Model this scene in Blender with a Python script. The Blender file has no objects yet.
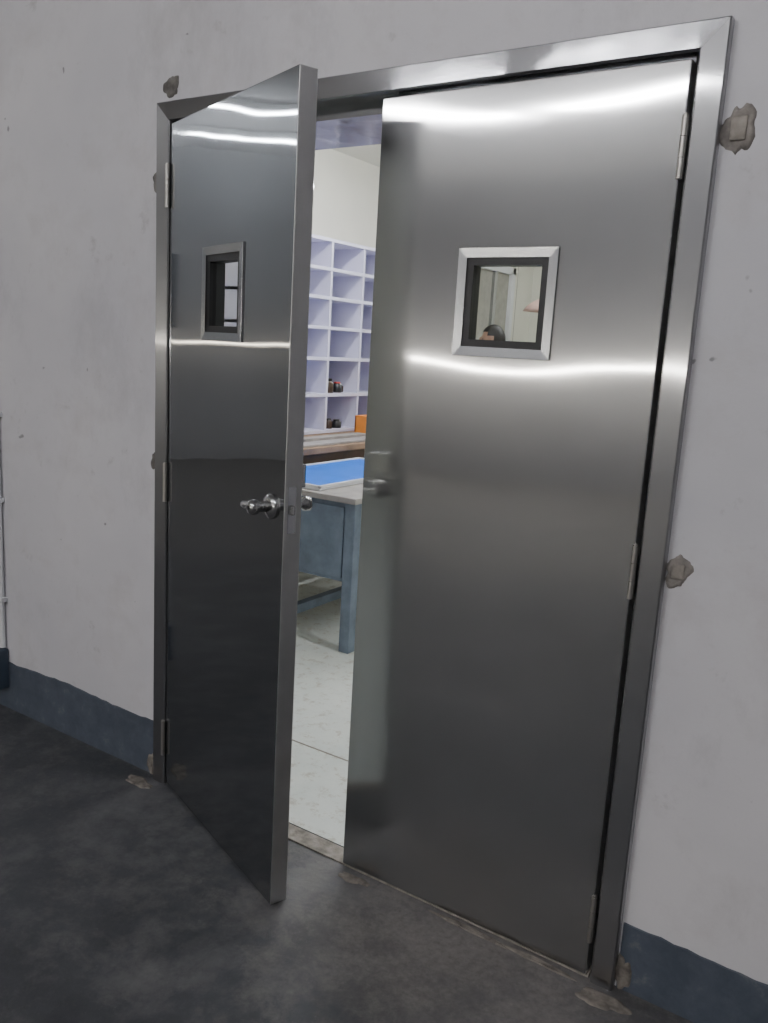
import bpy, bmesh, math, random
from mathutils import Vector, Matrix
random.seed(4)
scene=bpy.context.scene

# ------------------------------------------------------------------ materials
def new_mat(name):
    m=bpy.data.materials.new(name); m.use_nodes=True
    nt=m.node_tree; nt.nodes.clear()
    out=nt.nodes.new('ShaderNodeOutputMaterial')
    b=nt.nodes.new('ShaderNodeBsdfPrincipled')
    nt.links.new(b.outputs[0],out.inputs[0])
    return m,nt,b
def N(nt,t,**k):
    n=nt.nodes.new(t)
    for a,v in k.items(): setattr(n,a,v)
    return n
def coord(nt,scale=(1,1,1),kind='Object',loc=(0,0,0)):
    tc=N(nt,'ShaderNodeTexCoord'); mp=N(nt,'ShaderNodeMapping')
    mp.inputs['Scale'].default_value=scale; mp.inputs['Location'].default_value=loc
    nt.links.new(tc.outputs[kind],mp.inputs[0]); return mp.outputs[0]
def noise(nt,vec,scale,detail=4,rough=.55,dist=0):
    n=N(nt,'ShaderNodeTexNoise'); n.inputs['Scale'].default_value=scale
    n.inputs['Detail'].default_value=detail; n.inputs['Roughness'].default_value=rough
    n.inputs['Distortion'].default_value=dist
    nt.links.new(vec,n.inputs['Vector']); return n.outputs['Fac']
def ramp(nt,fac,stops):
    r=N(nt,'ShaderNodeValToRGB'); e=r.color_ramp.elements
    while len(e)<len(stops): e.new(.5)
    for i,(p,c) in enumerate(stops):
        e[i].position=p; e[i].color=(c[0],c[1],c[2],1) if hasattr(c,'__len__') else (c,c,c,1)
    nt.links.new(fac,r.inputs[0]); return r.outputs[0]
def mth(nt,op,a,b=None):
    n=N(nt,'ShaderNodeMath',operation=op)
    for i,v in enumerate((a,b)):
        if v is None: continue
        if isinstance(v,(int,float)): n.inputs[i].default_value=v
        else: nt.links.new(v,n.inputs[i])
    return n.outputs[0]
def mix(nt,fac,a,b,mode='MIX'):
    m=N(nt,'ShaderNodeMix',data_type='RGBA',blend_type=mode)
    for s,v in ((m.inputs[0],fac),(m.inputs[6],a),(m.inputs[7],b)):
        if isinstance(v,(int,float)): s.default_value=v
        elif isinstance(v,tuple): s.default_value=(v[0],v[1],v[2],1)
        else: nt.links.new(v,s)
    return m.outputs[2]
def bump(nt,b,h,dist,strength=1):
    n=N(nt,'ShaderNodeBump'); n.inputs['Distance'].default_value=dist; n.inputs['Strength'].default_value=strength
    nt.links.new(h,n.inputs['Height']); nt.links.new(n.outputs[0],b.inputs['Normal'])
def plain(name,col,rough=.5,metal=0,var=.12,scale=12,bmp=0):
    m,nt,b=new_mat(name)
    v=coord(nt); f=noise(nt,v,scale)
    c=ramp(nt,f,[(.3,tuple(x*(1-var) for x in col)),(.7,tuple(min(1,x*(1+var)) for x in col))])
    nt.links.new(c,b.inputs['Base Color'])
    b.inputs['Roughness'].default_value=rough; b.inputs['Metallic'].default_value=metal
    if bmp: bump(nt,b,f,bmp)
    return m
def emit(name,col,s):
    m=bpy.data.materials.new(name); m.use_nodes=True; nt=m.node_tree; nt.nodes.clear()
    o=N(nt,'ShaderNodeOutputMaterial'); e=N(nt,'ShaderNodeEmission')
    e.inputs[0].default_value=(*col,1); e.inputs[1].default_value=s
    nt.links.new(e.outputs[0],o.inputs[0]); return m
def steel(name,col,r1,r2,broad,wave=.0005,tangent=(1,0,0),wscale=3.0,sag=0,sagw=.757):
    """two-lobe brushed sheet: tight directional lobe + broad haze; sag = gentle oil-canning of the sheet"""
    m=bpy.data.materials.new(name); m.use_nodes=True; nt=m.node_tree; nt.nodes.clear()
    out=N(nt,'ShaderNodeOutputMaterial'); mx=N(nt,'ShaderNodeMixShader'); mx.inputs[0].default_value=broad
    t=N(nt,'ShaderNodeCombineXYZ')
    for i in range(3): t.inputs[i].default_value=tangent[i]
    v2=coord(nt,(1,1,1)); s=noise(nt,v2,2.2,3,.5,.3)
    c=ramp(nt,s,[(.3,tuple(x*.94 for x in col)),(.7,tuple(min(1,x*1.04) for x in col))])
    w=noise(nt,coord(nt,(1,1,1.4)),wscale,1,.3)
    h=mth(nt,'MULTIPLY',w,wave)
    if sag:
        tc=N(nt,'ShaderNodeTexCoord'); sx=N(nt,'ShaderNodeSeparateXYZ'); nt.links.new(tc.outputs['Object'],sx.inputs[0])
        sn=mth(nt,'SINE',mth(nt,'MULTIPLY',sx.outputs[0],math.pi/sagw))
        h=mth(nt,'ADD',h,mth(nt,'MULTIPLY',mth(nt,'MULTIPLY',mth(nt,'SUBTRACT',sx.outputs[2],1.5),sn),sag))
    bp=N(nt,'ShaderNodeBump'); bp.inputs['Distance'].default_value=1; bp.inputs['Strength'].default_value=1
    nt.links.new(h,bp.inputs['Height'])
    for k,(r,a) in enumerate(((r1,.96),(r2,.75))):
        b=N(nt,'ShaderNodeBsdfPrincipled'); b.inputs['Metallic'].default_value=1
        b.inputs['Anisotropic'].default_value=a; b.inputs['Roughness'].default_value=r
        nt.links.new(t.outputs[0],b.inputs['Tangent']); nt.links.new(c,b.inputs['Base Color']); nt.links.new(bp.outputs[0],b.inputs['Normal'])
        nt.links.new(b.outputs[0],mx.inputs[1+k])
    nt.links.new(mx.outputs[0],out.inputs[0])
    return m

ANG=math.radians(21.2)
M={}
M['steel']=steel('brushed_stainless',(.49,.49,.49),.08,.31,.30,.0012,wscale=2.6,sag=.0075)
M['steel_film']=steel('polished_stainless',(.42,.43,.445),.05,.28,.25,.0016,(math.cos(ANG),-math.sin(ANG),0),3.0)
M['steel_frame']=steel('frame_stainless',(.45,.45,.46),.10,.36,.40,.0014)
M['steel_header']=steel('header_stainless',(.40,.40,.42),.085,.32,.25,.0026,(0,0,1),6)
M['steel_edge_lit']=plain('leaf_edge_lit_stainless',(.60,.60,.60),.42,1,.05)  # brighter steel copy, paints the wall's reflection into the leaf edges
M['chrome']=plain('satin_chrome',(.5,.5,.5),.22,1,.05)
M['hinge']=plain('hinge_steel',(.50,.48,.45),.4,1,.08)
M['alu']=plain('aluminium_trim',(.48,.49,.51),.22,1,.04)
M['black']=plain('black_gasket',(.012,.012,.014),.45)
M['dark']=plain('dark_void',(.01,.01,.011),.8)
M['joint']=plain('floor_joint',(.22,.20,.17),.8)
M['seam']=plain('panel_seam',(.35,.34,.30),.6)
M['cement']=plain('cement_mortar',(.15,.14,.13),.95,0,.5,40,.006)
M['cement_l']=plain('pale_mortar',(.26,.235,.21),.95,0,.4,30,.006)
M['mortar_mid']=plain('grey_mortar',(.22,.20,.185),.95,0,.4,35,.006)
M['smear']=plain('dusty_mortar',(.18,.16,.14),.95,0,.5,30,.004)
M['cream']=plain('cream_wall_paint',(.76,.75,.67),.5,0,.03,3)
M['white_lav']=plain('white_laminate',(.71,.70,.86),.4,0,.03,3)
M['white_p']=plain('white_plastic',(.75,.76,.78),.4,0,.04,4)
M['bluegrey']=plain('blue_grey_paint',(.15,.19,.25),.5,0,.25,9)
M['blue']=plain('blue_film',(.0,.20,.95),.3,0,.08,5)
M['wood']=plain('worn_wood',(.26,.17,.11),.6,0,.3,7)
M['table_top']=plain('grey_table_top',(.34,.32,.31),.55,0,.2,10)
M['darkwood']=plain('dark_wood',(.07,.045,.03),.6,0,.3,7)
M['orange']=plain('orange_box',(.85,.30,.05),.45)
M['bluebox']=plain('blue_box',(.05,.07,.10),.5)
M['amber']=plain('amber_glass',(.05,.03,.02),.15)
M['red']=plain('red_label',(.5,.05,.04),.5)
M['pink']=plain('pink_glow_colour',(.85,.58,.52),.5)  # pink tone stands in for a warm glow
M['skin']=plain('skin',(.42,.25,.17),.5,0,.06)
M['hair']=plain('black_hair',(.012,.010,.009),.5,0,.2,60)
M['shirt']=plain('grey_shirt',(.12,.13,.16),.8,0,.1,20)
M['trousers']=plain('dark_trousers',(.03,.032,.04),.85,0,.1,20)
M['shoe']=plain('black_shoe',(.015,.015,.015),.4)
M['tube']=emit('fluorescent_tube',(.98,.98,1.0),135)
M['tube_dim']=emit('dimmed_fluorescent_tube',(.92,.96,1.0),62)  # left tubes, output lowered to keep the left wall darker
M['tube_in']=emit('interior_tube',(.97,.985,1.0),130)
M['strip']=emit('added_streak_glow',(1,.95,.86),120)  # emission of the added bars that draw the streak on the leaves
M['strip_dim']=emit('added_streak_glow_dim',(1,.88,.70),11)

# glass (single-sheet panes)
m=bpy.data.materials.new('pane_glass'); m.use_nodes=True; nt=m.node_tree; nt.nodes.clear()
o=N(nt,'ShaderNodeOutputMaterial'); mx=N(nt,'ShaderNodeMixShader'); tr=N(nt,'ShaderNodeBsdfTransparent'); gl=N(nt,'ShaderNodeBsdfGlossy')
lw=N(nt,'ShaderNodeLayerWeight'); lw.inputs[0].default_value=.22
tr.inputs[0].default_value=(.80,.82,.81,1); gl.inputs['Roughness'].default_value=.02
nt.links.new(lw.outputs['Fresnel'],mx.inputs[0]); nt.links.new(tr.outputs[0],mx.inputs[1]); nt.links.new(gl.outputs[0],mx.inputs[2]); nt.links.new(mx.outputs[0],o.inputs[0])
M['glass']=m

# hall wall paint
m,nt,b=new_mat('white_wall_plaster')
v=coord(nt); big=noise(nt,v,.9,4,.6); med=noise(nt,v,3.5,8,.7,.2); fine=noise(nt,v,34,5,.7)
c=ramp(nt,big,[(.3,(.54,.53,.565)),(.7,(.68,.66,.68))])
c=mix(nt,ramp(nt,med,[(.50,0.),(.74,.45)]),c,(.46,.43,.43))
c=mix(nt,ramp(nt,noise(nt,coord(nt,(1,1,.55),loc=(7,3,1)),1.8,9,.76,.1),[(.53,0.),(.70,.50)]),c,(.40,.39,.41))
c=mix(nt,ramp(nt,noise(nt,coord(nt,(1,1,1),loc=(4,1,9)),7,7,.72,.1),[(.62,0.),(.72,.45)]),c,(.30,.28,.28))
c=mix(nt,ramp(nt,noise(nt,coord(nt,(1,1,1),loc=(2,3,5)),20,2,.4,0),[(.775,0.),(.80,.7)]),c,(.15,.145,.15))
c=mix(nt,ramp(nt,fine,[(.64,0.),(.76,.20)]),c,(.36,.34,.35))
nt.links.new(c,b.inputs['Base Color']); b.inputs['Roughness'].default_value=.55
bump(nt,b,med,.004,.7); M['wall']=m
M['wall_far']=plain('hall_paint',(.36,.36,.37),.6,0,.06,.6)
M['wall_dark']=plain('hall_paint_dim',(.38,.39,.40),.6,0,.12,.8)

# painted skirt
m,nt,b=new_mat('slate_blue_skirt_paint')
v=coord(nt); f=noise(nt,v,14,6,.7,.2)
c=ramp(nt,f,[(.35,(.050,.062,.085)),(.6,(.072,.086,.112)),(.8,(.17,.17,.18))])
nt.links.new(c,b.inputs['Base Color']); b.inputs['Roughness'].default_value=.6; M['skirt']=m

# hall floor : dark paint by the door, paler tone added further out for the leaf reflections
m,nt,b=new_mat('dark_painted_concrete')
v=coord(nt); a1=noise(nt,v,1.8,8,.72,.1); a2=noise(nt,v,5.5,9,.78,.1); a3=noise(nt,v,45,6,.7)
c=ramp(nt,a1,[(.36,(.030,.032,.037)),(.52,(.050,.053,.060)),(.68,(.115,.115,.12))])
c=mix(nt,ramp(nt,a2,[(.47,0.),(.70,.75)]),c,(.15,.147,.147))
def dist_mask(cx,cy,sx,sy,nmul,lo,hi,vlo,vhi):
    sp=N(nt,'ShaderNodeVectorMath',operation='DISTANCE'); tc=N(nt,'ShaderNodeTexCoord')
    mpp=N(nt,'ShaderNodeMapping'); mpp.inputs['Location'].default_value=(-cx*sx,-cy*sy,0); mpp.inputs['Scale'].default_value=(sx,sy,1)
    nt.links.new(tc.outputs['Object'],mpp.inputs[0]); nt.links.new(mpp.outputs[0],sp.inputs[0]); sp.inputs[1].default_value=(0,0,0)
    ad=N(nt,'ShaderNodeMath',operation='MULTIPLY_ADD'); nt.links.new(a2,ad.inputs[0]); ad.inputs[1].default_value=nmul; nt.links.new(sp.outputs['Value'],ad.inputs[2])
    mr=N(nt,'ShaderNodeMapRange'); mr.inputs[1].default_value=lo; mr.inputs[2].default_value=hi; mr.inputs[3].default_value=vlo; mr.inputs[4].default_value=vhi
    nt.links.new(ad.outputs[0],mr.inputs[0]); return mr.outputs[0]
worn=ramp(nt,a3,[(.3,(.13,.118,.108)),(.7,(.25,.23,.215))])
c=mix(nt,dist_mask(1.30,-.10,1.0,1.4,-1.6,-.75,-.05,.75,0),c,worn)
c=mix(nt,dist_mask(.8,0,1,1,-.6,3.2,3.9,0,.85),c,(.115,.113,.11))  # paler unseen floor, added to lift the reflections in the leaves
c=mix(nt,ramp(nt,a3,[(.64,0.),(.74,.4)]),c,(.22,.215,.21))
nt.links.new(c,b.inputs['Base Color'])
nt.links.new(ramp(nt,a2,[(.3,.5),(.7,.75)]),b.inputs['Roughness'])
bump(nt,b,a2,.004,.8); M['floor']=m

# interior floor
m,nt,b=new_mat('pale_dusty_floor')
v=coord(nt); a1=noise(nt,v,3,6,.7,.1); a2=noise(nt,v,18,9,.78,.1)
c=ramp(nt,a1,[(.35,(.56,.60,.58)),(.7,(.70,.72,.68))])
c=mix(nt,ramp(nt,a2,[(.53,0.),(.62,.7)]),c,(.38,.34,.28))
nt.links.new(c,b.inputs['Base Color']); b.inputs['Roughness'].default_value=.45; M['floor_in']=m

# ------------------------------------------------------------------ mesh helpers
def empty(name,loc=(0,0,0),rotz=0):
    e=bpy.data.objects.new(name,None); scene.collection.objects.link(e)
    e.location=loc; e.rotation_euler=(0,0,rotz); e.empty_display_size=.1; return e
def obj_from_bm(name,bm,mat,parent=None,smooth=False):
    me=bpy.data.meshes.new(name); bmesh.ops.recalc_face_normals(bm,faces=bm.faces)
    bm.to_mesh(me); bm.free()
    if smooth:
        for p in me.polygons: p.use_smooth=True
    o=bpy.data.objects.new(name,me); scene.collection.objects.link(o)
    if isinstance(mat,(list,tuple)):
        for x in mat: me.materials.append(M[x])
    else: me.materials.append(M[mat])
    if parent: o.parent=parent
    return o
def add_box(bm,x0,x1,y0,y1,z0,z1,mi=0):
    vs=[bm.verts.new((x,y,z)) for x in (x0,x1) for y in (y0,y1) for z in (z0,z1)]
    for f in ((0,1,3,2),(4,6,7,5),(0,4,5,1),(2,3,7,6),(0,2,6,4),(1,5,7,3)):
        fc=bm.faces.new([vs[i] for i in f]); fc.material_index=mi
def box(name,b,mat,parent=None,bev=0,seg=2):
    bm=bmesh.new(); add_box(bm,*b); o=obj_from_bm(name,bm,mat,parent)
    if bev:
        md=o.modifiers.new('bevel','BEVEL'); md.width=bev; md.segments=seg
    return o
def boxes(name,bl,mat,parent=None,bev=0):
    bm=bmesh.new()
    for b in bl: add_box(bm,*b)
    o=obj_from_bm(name,bm,mat,parent)
    if bev:
        md=o.modifiers.new('bevel','BEVEL'); md.width=bev; md.segments=2
    return o
def cyl(name,p0,p1,r,mat,parent=None,r2=None,seg=28,bev=0):
    p0=Vector(p0);p1=Vector(p1); d=p1-p0
    bm=bmesh.new()
    bmesh.ops.create_cone(bm,cap_ends=True,segments=seg,radius1=r,radius2=r if r2 is None else r2,depth=d.length)
    q=Vector((0,0,1)).rotation_difference(d.normalized())
    bmesh.ops.transform(bm,matrix=Matrix.Translation((p0+p1)/2)@q.to_matrix().to_4x4(),verts=bm.verts)
    for e in bm.edges:
        if any(len(f.verts)>4 for f in e.link_faces): e.smooth=False
    for f in bm.faces: f.smooth=len(f.verts)==4
    return obj_from_bm(name,bm,mat,parent)
def lathe(name,prof,origin,axis,mat,parent=None,seg=32):
    bm=bmesh.new(); q=Vector((0,0,1)).rotation_difference(Vector(axis).normalized())
    rings=[]
    for r,h in prof:
        rings.append([bm.verts.new(Vector(origin)+q@Vector((max(r,1e-4)*math.cos(2*math.pi*i/seg),max(r,1e-4)*math.sin(2*math.pi*i/seg),h))) for i in range(seg)])
    for a,c in zip(rings,rings[1:]):
        for i in range(seg): bm.faces.new((a[i],a[(i+1)%seg],c[(i+1)%seg],c[i]))
    bm.faces.new(rings[0]); bm.faces.new(rings[-1])
    return obj_from_bm(name,bm,mat,parent,True)
def tube(name,pts,r,mat,parent=None):
    cu=bpy.data.curves.new(name,'CURVE'); cu.dimensions='3D'; cu.bevel_depth=r; cu.bevel_resolution=6; cu.use_fill_caps=True
    s=cu.splines.new('POLY'); s.points.add(len(pts)-1)
    for i,p in enumerate(pts): s.points[i].co=(*p,1)
    cu.materials.append(M[mat]); o=bpy.data.objects.new(name,cu); scene.collection.objects.link(o)
    if parent: o.parent=parent
    return o
def sheet(name,x0,x1,z0,z1,y,mat,parent):
    bm=bmesh.new(); bm.faces.new([bm.verts.new(p) for p in ((x0,y,z0),(x1,y,z0),(x1,y,z1),(x0,y,z1))])
    return obj_from_bm(name,bm,mat,parent)
def plate_hole(name,x0,x1,z0,z1,h,y0,y1,mat,parent,bev=.003):
    hx0,hx1,hz0,hz1=h
    xs=[x0,hx0,hx1,x1]; zs=[z0,hz0,hz1,z1]; bm=bmesh.new()
    V={(i,j,k):bm.verts.new((xs[i],(y0,y1)[k],zs[j])) for i in range(4) for j in range(4) for k in range(2)}
    for i in range(3):
        for j in range(3):
            if i==1 and j==1: continue
            for k in range(2): bm.faces.new((V[i,j,k],V[i+1,j,k],V[i+1,j+1,k],V[i,j+1,k]))
    for i in range(3):
        for j in (0,3):
            bm.faces.new((V[i,j,0],V[i+1,j,0],V[i+1,j,1],V[i,j,1]))
            f=bm.faces.new((V[j,i,0],V[j,i+1,0],V[j,i+1,1],V[j,i,1])); f.material_index=1
    for j in (1,2): bm.faces.new((V[1,j,0],V[2,j,0],V[2,j,1],V[1,j,1])); bm.faces.new((V[j,1,0],V[j,2,0],V[j,2,1],V[j,1,1]))
    o=obj_from_bm(name,bm,(mat,'steel_edge_lit'),parent)
    md=o.modifiers.new('bevel','BEVEL'); md.width=bev; md.segments=3; md.limit_method='ANGLE'
    return o
def picture_frame(name,x0,x1,z0,z1,w,y0,y1,mat,parent,slope=0):
    bm=bmesh.new()
    def ring(a,y): return [bm.verts.new(p) for p in ((x0+a,y,z0+a),(x1-a,y,z0+a),(x1-a,y,z1-a),(x0+a,y,z1-a))]
    R=[ring(0,y1),ring(.0,y0+.001),ring(.001,y0),ring(w,y0+slope),ring(w,y1)]
    for a,c in zip(R,R[1:]+R[:1]):
        for i in range(4): bm.faces.new((a[i],a[(i+1)%4],c[(i+1)%4],c[i]))
    return obj_from_bm(name,bm,mat,parent)

# ------------------------------------------------------------------ room shell
WY=.02; WT=.17
FX0,FX1,FZ=0.0,1.6386,2.2
HX0,HX1,HY0,HZ=-8.0,6.0,-8.0,3.7
boxes('wall_front',[(HX0,.02,WY,WT,0,HZ),(1.62,HX1,WY,WT,0,HZ),(.02,1.62,WY,WT,2.18,HZ)],'wall')
box('wall_back',(HX0-.2,HX1+.2,HY0-.2,HY0,0,HZ),'wall_far')
box('wall_left',(HX0-.2,HX0,HY0,WT,0,HZ),'wall_dark')
box('wall_right',(HX1,HX1+.2,HY0,WT,0,HZ),'wall_far')
box('floor',(HX0-.2,HX1+.2,HY0-.2,WY+.005,-.1,0),'floor')
box('ceiling',(HX0-.2,HX1+.2,HY0-.2,WT,HZ,HZ+.1),'wall_far')
# interior store room
box('floor_store_room',(-2.0,3.75,WY+.005,7.2,-.1,-.0005),'floor_in')
box('wall_store_left',(-2.0,-1.85,WT,7.0,0,2.9),'cream')
box('wall_store_back',(-2.0,3.75,7.0,7.15,0,2.9),'cream')
box('wall_store_right',(3.6,3.75,WT,7.0,0,2.9),'cream')
box('ceiling_store_room',(-2.0,3.75,WT,7.15,2.9,3.0),'cream')
box('trim_lintel_box',(-.3,1.95,WT,.43,2.146,2.9),'cream')
box('trim_lintel_soffit',(-.3,1.95,WT+.004,.434,2.140,2.1455),'steel_header')
boxes('trim_wall_seams',[(-1.851,-1.848,y,y+.008,0,2.9) for y in (1.8,2.95,4.2,5.0,6.6)],'seam')
def skirt(name,x0,x1,top=.2):
    bm=bmesh.new(); n=int((x1-x0)/.03); prev=None
    for i in range(n+1):
        x=x0+(x1-x0)*i/n; z=top+.005*math.sin(x*9)+random.uniform(-.003,.003)
        cur=[bm.verts.new((x,WY-.004,0)),bm.verts.new((x,WY-.004,z)),bm.verts.new((x,WY,z+.002)),bm.verts.new((x,WY,0))]
        if prev:
            for k in range(3): bm.faces.new((prev[k],cur[k],cur[k+1],prev[k+1]))
        prev=cur
    return obj_from_bm(name,bm,'skirt')
skirt('baseboard_left',HX0,-.004,.2); skirt('baseboard_right',1.643,HX1,.175)

# ------------------------------------------------------------------ door frame
df=empty('door_frame')
bm=bmesh.new()
def U(a,y):
    return [(FX0+a,y,0),(FX0+a,y,FZ-a),(FX1-a,y,FZ-a),(FX1-a,y,0)]
prof=[(0,.03),(0,-.004),(.003,-.007),(.052,-.007),(.056,-.003),(.056,.055),(.088,.055),(.088,.10),(.056,.10),(.056,WT+.004),(.0,WT+.004)]
R=[[bm.verts.new(p) for p in U(a,y)] for a,y in prof]
for a,c in zip(R,R[1:]):
    for i in range(3):
        fc=bm.faces.new((a[i],a[i+1],c[i+1],c[i])); fc.material_index=1 if i==1 else 0
obj_from_bm('frame_profile',bm,('steel_frame','steel_header'),df)
boxes('rabbet_strip',[(.056,.074,.0485,.055,.0,2.144),(1.5646,1.5826,.0465,.055,.0,2.144)],'black',df)  # black strips against the stop on both jambs

def hinge(parent,x,y,z,L=.125):
    n=3; g=.0006
    for i in range(n):
        z0=z-L/2+L*i/n
        cyl('hinge_knuckle_%d'%i,(x,y,z0+g),(x,y,z0+L/n-g),.0068,'hinge',parent,seg=20)
    cyl('hinge_cap',(x,y,z+L/2),(x,y,z+L/2+.003),.005,'hinge',parent,seg=16)
ZH=(1.96,1.054,.17)
LB=.008
WZ0,WZ1=1.512,1.768
def leaf(name,loc,rot,mat,mirror,LW,TH,LT):
    W0,W1=(LW-.258)/2,(LW+.258)/2
    e=empty(name,loc,rot)
    def X(a,b): return (a,b) if mirror>0 else (-b,-a)
    x0,x1=X(.006,LW) if mirror>0 else X(.002,LW); h0,h1=X(W0+.02,W1-.02)
    plate_hole('door_panel',x0,x1,LB,LT,(h0,h1,WZ0+.02,WZ1-.02),0,TH,mat,e)
    a,b=X(W0,W1)
    picture_frame('window_trim',a,b,WZ0,WZ1,.023,-.005,.001,'alu',e,.002)
    picture_frame('window_trim_inner',a,b,WZ0,WZ1,.023,TH,TH+.007,'alu',e)
    picture_frame('window_gasket',a+.0205,b-.0205,WZ0+.0205,WZ1-.0205,.020,.002,TH-.002,'black',e)
    sheet('window_glass',a+.03,b-.03,WZ0+.03,WZ1-.03,.012,'glass',e)
    for z in ZH: hinge(e,0,-.008,z)
    return e
LW=.772; TH=.050
left=leaf('door_1',(.0545,.0,0),-ANG,'steel_film',1,LW,TH,2.138)
right=leaf('door_2',(1.572,.0,0),0,'steel',-1,.757,.042,2.132)

hs=.706; hz=1.108
lathe('handle_rose',[(.0335,0),(.0335,.004),(.030,.010),(.020,.013),(.016,.014)],(hs,0,hz),(0,-1,0),'chrome',left)
lathe('handle_neck',[(.015,.010),(.013,.03),(.0135,.038),(.019,.044),(.019,.060),(.014,.065),(.004,.066)],(hs,0,hz),(0,-1,0),'chrome',left)
def lever(name,y):
    sec=[(hs+.012,.0125,.012),(hs,.0125,.012),(hs-.025,.011,.009),(hs-.045,.0105,.008),(hs-.060,.010,.0085),(hs-.067,.006,.005)]
    bm=bmesh.new(); rings=[]
    for x,rz,ry in sec:
        rings.append([bm.verts.new((x,y+ry*math.cos(t*math.pi/8),hz+rz*math.sin(t*math.pi/8)-(.003 if x<hs-.04 else 0))) for t in range(16)])
    for a,c in zip(rings,rings[1:]):
        for i in range(16): bm.faces.new((a[i],a[(i+1)%16],c[(i+1)%16],c[i]))
    bm.faces.new(rings[0]); bm.faces.new(rings[-1])
    return obj_from_bm(name,bm,'chrome',left,True)
lever('handle_lever',-.050)
lathe('handle_keyway',[(.006,0),(.006,.001),(.001,.0012)],(hs,-.066,hz),(0,-1,0),'black',left,16)
lathe('inner_rose',[(.0335,0),(.0335,.004),(.030,.010),(.016,.014)],(hs,TH,hz),(0,1,0),'chrome',left)
lathe('inner_neck',[(.015,.008),(.013,.03),(.0135,.038),(.019,.044),(.019,.060),(.004,.066)],(hs,TH,hz),(0,1,0),'chrome',left)
lever('inner_lever',TH+.050)
box('deadbolt_box',(hs-.03,hs+.035,TH,TH+.028,hz+.05,hz+.11),'chrome',left,.003)
box('lock_faceplate',(LW-.001,LW+.0012,.010,.033,hz-.06,hz+.06),'alu',left)
box('latch_bolt',(LW,LW+.010,.015,.027,hz-.012,hz+.012),'chrome',left,.003)
box('strike_plate',(-.7582,-.756,.008,.034,hz-.04,hz+.04),'chrome',right)

box('door_sill',(.06,1.575,.003,.07,-.02,.005),'cement_l',None,.002)
box('sill_groove',(.06,1.575,.071,.078,-.02,.0015),'dark',None)
box('threshold_joint',(.02,1.62,.53,.537,-.02,.0008),'joint',None)

# ------------------------------------------------------------------ mortar patches (flat)
def blob(name,x,z,rx,rz,mat='cement',depth=.005,seed=0,y=WY,socket=False,floor=False):
    rnd=random.Random(seed); n=44
    ph=[rnd.uniform(0,6.28) for _ in range(5)]
    rr=[1+.13*math.sin(2*t+ph[0])+.10*math.sin(3*t+ph[1])+.08*math.sin(5*t+ph[2])+.05*math.sin(9*t+ph[3])+rnd.uniform(-.04,.04) for t in [2*math.pi*i/n for i in range(n)]]
    bm=bmesh.new(); rings=[]
    for s,d in ((1,.02),(.94,.6),(.8,1),(.6,.85),(.35,.7),(.08,.75)):
        ring=[]
        for i in range(n):
            a=2*math.pi*i/n; px=rx*s*rr[i]*math.cos(a); pz=rz*s*rr[i]*math.sin(a); dd=depth*d
            ring.append(bm.verts.new((x+px,z+pz,dd) if floor else (x+px,y-dd,z+pz)))
        rings.append(ring)
    for a,c in zip(rings,rings[1:]):
        for i in range(n): bm.faces.new((a[i],a[(i+1)%n],c[(i+1)%n],c[i]))
    bm.faces.new(rings[-1])
    if socket:
        e=empty(name); o=obj_from_bm('mortar',bm,mat,e,True)
        box('anchor_box',(x-rx*.45,x+rx*.55,y-depth*1.9,y-depth*.5,z-rz*.45,z+rz*.5),'cement_l',e,.004)
        return e
    return obj_from_bm(name,bm,mat,None,True)
blob('mortar_patch',.036,2.247,.030,.032,'cement',.005,1)
blob('mortar_patch',-.020,1.985,.020,.034,'cement',.005,2)
blob('mortar_patch',-.020,1.112,.020,.036,'cement',.005,3)
blob('mortar_patch',1.672,1.992,.032,.050,'mortar_mid',.005,21,socket=True)
blob('mortar_patch',1.664,1.068,.028,.036,'mortar_mid',.005,22,socket=True)
blob('mortar_patch',-.03,.04,.024,.035,'smear',.010,6)
blob('mortar_patch',1.655,.045,.020,.05,'smear',.010,7)
for i,(x,y,rx,ry) in enumerate([(-.02,-.05,.06,.025),(.88,-.035,.05,.018),(1.63,-.05,.06,.03),(1.25,-.02,.12,.010),(1.45,-.02,.10,.010)]):
    blob('floor_mortar_smear',x,y,rx,ry,'smear',.003,30+i,floor=True)

# conduit + box far left, cable top right
cp=empty('conduit_pipe')
tube('pipe',[(-.885,WY-.014,.26),(-.885,WY-.014,1.25)],.011,'white_p',cp)
boxes('pipe_clips',[(-.905,-.865,WY-.027,WY,z,z+.018) for z in (.45,.85,1.18)],'white_p',cp,.002)
box('blue_junction_box',(-.93,-.865,WY-.05,WY,.09,.255),'bluebox',None,.006)
box('switch_box',(-.96,-.875,WY-.06,WY,1.55,1.85),'bluebox',None,.006)
tube('wall_cable',[(1.585,WY-.006,2.262),(1.60,WY-.006,2.27),(1.66,WY-.005,2.262),(1.75,WY-.006,2.266),(1.95,WY-.005,2.25)],.0035,'dark')

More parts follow.
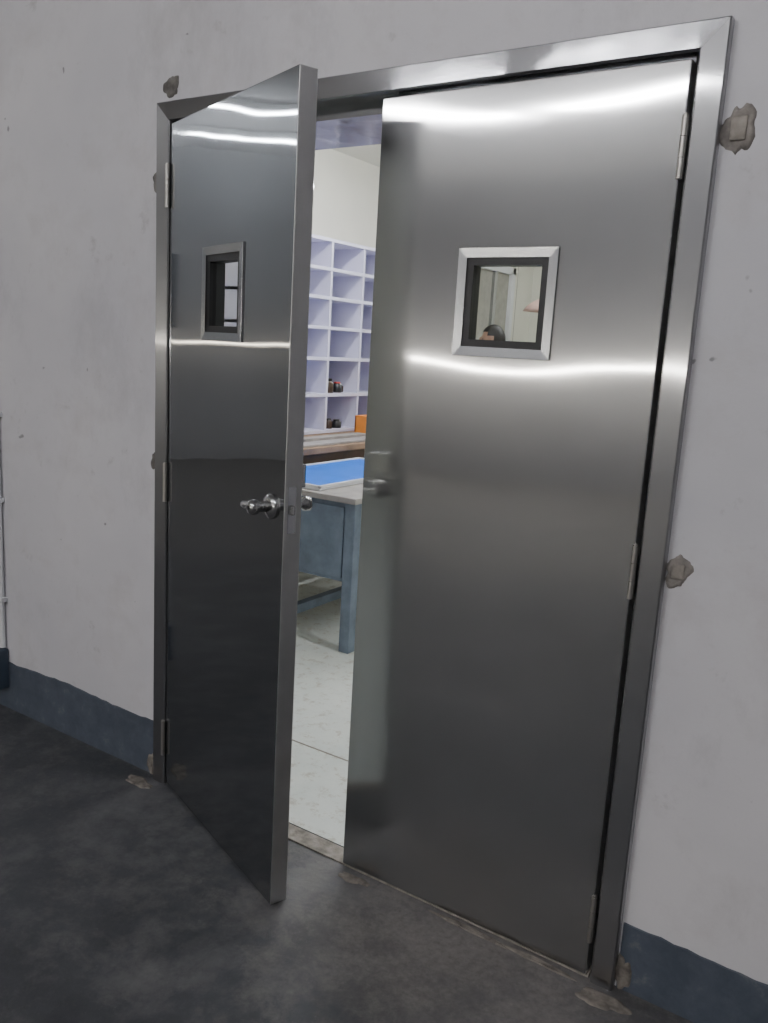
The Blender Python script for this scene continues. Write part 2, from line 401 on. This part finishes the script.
# ------------------------------------------------------------------ pigeonhole shelf
sh=empty('pigeonhole_shelf')
SX0,SX1=-1.83,-1.5
rows=[.915,1.17,1.42,1.63,1.83,2.02,2.21]
cols=[2.12+.38*i for i in range(6)]
bl=[]
for z in rows: bl.append((SX0,SX1,cols[0],cols[-1]+.018,z-.011,z+.011))
boxes('shelf_boards',bl,'white_lav',sh,.001)
boxes('shelf_dividers',[(SX0,SX1-.002,c,c+.022,rows[0],rows[-1]) for c in cols],'white_lav',sh,.001)
box('shelf_back',(SX0-.012,SX0,cols[0],cols[-1]+.018,rows[0],rows[-1]),'white_lav',sh)
def jar(name,x,y,z,r,h,mat,cap):
    e=empty(name,(x,y,z))
    lathe('body',[(r*.95,0),(r,.004),(r,h*.72),(r*.6,h*.84),(r*.6,h*.88)],(0,0,0),(0,0,1),mat,e,20)
    lathe('cap',[(r*.68,h*.86),(r*.68,h),(r*.5,h*1.01)],(0,0,0),(0,0,1),cap,e,20)
jar('chemical_jar',-1.56,2.98,1.182,.04,.10,'amber','black')
jar('chemical_jar',-1.57,3.10,1.182,.035,.075,'black','red')
jar('chemical_jar',-1.60,3.17,1.182,.03,.06,'amber','white_p')
jar('chemical_jar',-1.56,3.00,.927,.03,.07,'amber','black')
jar('chemical_jar',-1.56,3.10,.927,.035,.06,'black','black')
ob=empty('orange_crate',(-1.30,3.30,.90))
boxes('crate_sides',[(-.12,.12,-.17,-.155,0,.13),(-.12,.12,.155,.17,0,.13),(-.12,-.105,-.17,.17,0,.13),(.105,.12,-.17,.17,0,.13),(-.12,.12,-.17,.17,0,.01)],'orange',ob,.003)

wb=empty('wooden_bench')
box('bench_top',(-1.84,-1.02,1.2,4.1,.86,.90),'wood',wb,.004)
box('bench_apron',(-1.06,-1.035,1.22,4.08,.74,.86),'darkwood',wb)
boxes('bench_legs',[(-1.11,-1.04,y,y+.07,0,.86) for y in (1.25,2.65,4.0)]+[(-1.83,-1.76,y,y+.07,0,.86) for y in (1.25,2.65,4.0)],'darkwood',wb,.004)
boxes('timber_strips',[(-1.30,-1.22,1.5,3.0,.90,.925),(-1.18,-1.06,1.6,2.9,.90,.915)],'table_top',None,.003)

wt=empty('work_table')
box('table_top',(-1.00,-.19,1.42,2.95,.765,.795),'table_top',wt,.004)
lx=((-.26,-.20),(-.99,-.93)); ly=((1.435,1.495),(2.87,2.93))
boxes('table_legs',[(a,b,c,d,0,.765) for a,b in lx for c,d in ly],'bluegrey',wt,.004)
boxes('apron_drawers',[(-.93,-.26,1.45,1.48,.36,.765),(-.235,-.21,1.495,2.87,.60,.765),(-.98,-.955,1.495,2.87,.60,.765),(-.93,-.26,2.885,2.91,.60,.765)],'bluegrey',wt,.003)
boxes('drawer_fronts',[(-.92,-.60,1.44,1.45,.38,.74),(-.59,-.27,1.44,1.45,.38,.74)],'bluegrey',wt,.003)
boxes('stretchers',[(-.69,-.64,1.495,2.90,.08,.13),(-.93,-.26,2.88,2.92,.08,.13),(-.93,-.69,1.45,1.49,.08,.13)],'bluegrey',wt,.003)
bt=empty('blue_tray')
box('tray_base',(-.97,-.44,1.46,2.55,.796,.806),'white_p',bt,.003)
boxes('tray_rim',[(-.97,-.44,1.46,1.475,.806,.822),(-.97,-.44,2.535,2.55,.806,.822),(-.455,-.44,1.46,2.55,.806,.822),(-.97,-.955,1.46,2.55,.806,.822)],'white_p',bt,.003)
box('tray_film',(-.955,-.455,1.475,2.535,.806,.814),'blue',bt)

# store-room window on left wall, added pink dome standing in for a warm glow (seen through the door window)
wn=empty('window_1')
def frameYZ(name,x0,x1,y0,y1,z0,z1,w,mat,parent):
    boxes(name,[(x0,x1,y0,y1,z0,z0+w),(x0,x1,y0,y1,z1-w,z1),(x0,x1,y0,y0+w,z0,z1),(x0,x1,y1-w,y1,z0,z1)],mat,parent,.004)
frameYZ('window_frame',-1.85,-1.80,5.15,6.45,1.15,2.40,.07,'white_p',wn)
boxes('window_mullion',[(-1.845,-1.81,5.99,6.05,1.2,2.35)],'alu',wn)
boxes('window_back',[(-1.849,-1.842,5.2,6.4,1.2,2.35)],'seam',wn)
pl=empty('glow_stand_in',(-1.28,6.05,-.12))
lathe('glow_dome',[(.02,2.20),(.06,2.19),(.12,2.16),(.17,2.12),(.21,2.07),(.205,2.07),(.14,2.14),(.02,2.18)],(0,0,0),(0,0,1),'pink',pl)
cyl('cord',(0,0,2.19),(0,0,3.02),.004,'black',pl)

# ------------------------------------------------------------------ person inside (only the head shows through the door glass)
pr=empty('person',(-1.10,4.62,0),math.radians(-60))
def skinned(name,verts,edges,radii,mat,parent,sub=2,root=0):
    me=bpy.data.meshes.new(name); me.from_pydata(verts,edges,[]); o=bpy.data.objects.new(name,me); scene.collection.objects.link(o)
    sk=o.modifiers.new('skin','SKIN'); sk.use_smooth_shade=True
    lay=me.skin_vertices[0]
    for i,r in enumerate(radii):
        lay.data[i].radius=r if isinstance(r,tuple) else (r,r); lay.data[i].use_root=(i==root)
    s=o.modifiers.new('sub','SUBSURF'); s.levels=sub; s.render_levels=sub
    me.materials.append(M[mat]); o.parent=parent; return o
try:
    skinned('torso_shirt',[(0,0,.93),(0,0,1.08),(0,.01,1.25),(0,.01,1.38),(0,0,1.47),(.17,0,1.40),(.22,0,1.14),(.215,-.06,.98),(-.17,0,1.40),(-.22,0,1.14),(-.215,-.06,.98)],
        [(0,1),(1,2),(2,3),(3,4),(3,5),(5,6),(6,7),(3,8),(8,9),(9,10)],[(.15,.10),(.14,.10),(.155,.11),(.13,.10),.055,.065,.048,.042,.065,.048,.042],'shirt',pr)
    skinned('trousers',[(0,0,.96),(0,0,.88),(.09,0,.80),(.10,-.01,.47),(.10,.01,.09),(-.09,0,.80),(-.10,-.01,.47),(-.10,.01,.09)],
        [(0,1),(1,2),(2,3),(3,4),(1,5),(5,6),(6,7)],[(.15,.105),(.15,.11),.088,.066,.05,.088,.066,.05],'trousers',pr)
    for s in (1,-1):
        skinned('forearm_hand_%s'%('l' if s>0 else 'r'),[(s*.215,-.06,.99),(s*.215,-.13,.88),(s*.215,-.15,.84),(s*.215,-.165,.79)]+
            [(s*(.215+dx),-.17,.745-abs(dx)*.3) for dx in (-.028,-.010,.010,.028)]+[(s*(.215+dx),-.165,.71-abs(dx)*.5) for dx in (-.030,-.010,.011,.030)]+[(s*.185,-.175,.80),(s*.178,-.185,.765)],
            [(0,1),(1,2),(2,3),(3,4),(3,5),(3,6),(3,7),(4,8),(5,9),(6,10),(7,11),(2,12),(12,13)],[.036,.027,(.032,.018),(.035,.017)]+[.009]*8+[.011,.009],'skin',pr,1)
        skinned('shoe_%s'%('l' if s>0 else 'r'),[(s*.10,.04,.045),(s*.105,-.06,.04),(s*.115,-.15,.03)],[(0,1),(1,2)],[.044,.042,.030],'shoe',pr,2)
    skinned('neck',[(0,0,1.42),(0,-.005,1.50),(0,-.01,1.56)],[(0,1),(1,2)],[.062,.055,.055],'skin',pr)
    bm=bmesh.new(); bmesh.ops.create_uvsphere(bm,u_segments=32,v_segments=24,radius=1)
    for v in bm.verts:
        x,y,z=v.co; jaw=1-.28*max(0,-z); v.co=Vector((x*.075*jaw,(y*.095-.004)*(1-.12*max(0,-z)),z*.118+1.63))
        if y<-.85 and abs(x)<.22 and -.35<z<.15: v.co.y-=.018*(1-abs(x)/.22)
    obj_from_bm('head',bm,'skin',pr,True)
    bm=bmesh.new(); bmesh.ops.create_uvsphere(bm,u_segments=32,v_segments=24,radius=1)
    kill=[v for v in bm.verts if (v.co.z<.25 and v.co.y<-.1) or v.co.z<-.45 or (v.co.z<.5 and v.co.y<-.6)]
    bmesh.ops.delete(bm,geom=kill,context='VERTS')
    for v in bm.verts: v.co=Vector((v.co.x*.083,v.co.y*.104-.002,v.co.z*.128+1.632))
    obj_from_bm('hair',bm,'hair',pr,True)
    for s in (1,-1):
        lathe('eye_%s'%('l' if s>0 else 'r'),[(.001,0),(.011,.002),(.006,.006),(.001,.007)],(s*.03,-.086,1.635),(0,-1,0),'black',pr,12)
        lathe('ear_%s'%('l' if s>0 else 'r'),[(.012,0),(.024,.006),(.02,.012),(.004,.013)],(s*.068,.0,1.625),(s,.3,0),'skin',pr,12)
    box('mouth',(-.022,.022,-.090,-.080,1.567,1.573),'red',pr,.002)
except Exception as ex:
    print('PERSON',ex)

# ------------------------------------------------------------------ light fixtures
def fixture(name,x,y,z,L,axis,mat='tube',n=1):
    e=empty(name,(x,y,z),0 if axis=='x' else math.pi/2)
    box('housing',(-L/2-.03,L/2+.03,-.06,.06,.02,.08),'white_p',e,.005)
    for i in range(n):
        yy=0 if n==1 else (-.03+.06*i)
        cyl('tube_%d'%i,(-L/2,yy,0),(L/2,yy,0),.014,mat,e,seg=10)
    boxes('sockets',[(-L/2-.02,-L/2,-.045,.045,-.018,.03),(L/2,L/2+.02,-.045,.045,-.018,.03)],'white_p',e)
Zc=HZ-.08
fixture('added_fill_tube',-5.7,-.85,Zc,1.3,'y','tube_dim')
fixture('added_fill_tube',-6.9,-.85,Zc,1.3,'y','tube_dim')
fixture('added_fill_tube',-1.9,-5.1,Zc,1.2,'x','tube',2)
fixture('added_fill_tube',-.4,-5.1,Zc,1.2,'x','tube',2)
fixture('added_fill_tube',1.1,-2.9,Zc,1.2,'x','tube',1)  # added fill, lights the front wall
fixture('added_fill_tube',2.6,-2.9,Zc,1.2,'x','tube',2)  # added fill, brightens the right-hand side
fixture('added_store_fill_tube',-.6,2.4,2.82,1.2,'y','tube_in',2)
fixture('added_store_fill_tube',1.0,1.3,2.82,1.2,'x','tube_in',2)  # added fill for the store floor and table front
fixture('added_store_fill_tube',-.2,5.2,2.82,1.2,'x','tube_in',2)
e=empty('added_streak_bar')  # made-up glowing bar, added so the right leaf reflects a horizontal streak
box('streak_emitter',(-7.6,2.5,HY0+.02,HY0+.04,1.449,1.467),'strip',e); box('backing',(-7.62,2.52,HY0,HY0+.02,1.42,1.49),'white_p',e)
e=empty('added_streak_bar')  # second added bar, dimmer, for the fainter streak on the left leaf
box('streak_emitter',(HX0+.02,HX0+.04,-7.5,-.1,1.449,1.467),'strip_dim',e); box('backing',(HX0,HX0+.02,-7.52,-.08,1.42,1.49),'white_p',e)

# ------------------------------------------------------------------ world, camera
w=bpy.data.worlds.new('World'); scene.world=w; w.use_nodes=True
w.node_tree.nodes['Background'].inputs[0].default_value=(.5,.55,.6,1); w.node_tree.nodes['Background'].inputs[1].default_value=.1
cam=bpy.data.cameras.new('camera'); co=bpy.data.objects.new('camera',cam); scene.collection.objects.link(co)
cam.sensor_width=36; cam.lens=846/1023*36; cam.clip_start=.02
r=Vector((.8336,.5493,.0571)); f=Vector((-.5311,.8257,-.1901)).normalized()
r=(r-f*r.dot(f)).normalized(); u=r.cross(f)
co.matrix_world=Matrix(((r.x,u.x,-f.x,2.099),(r.y,u.y,-f.y,-1.88),(r.z,u.z,-f.z,1.5206),(0,0,0,1)))
scene.camera=co
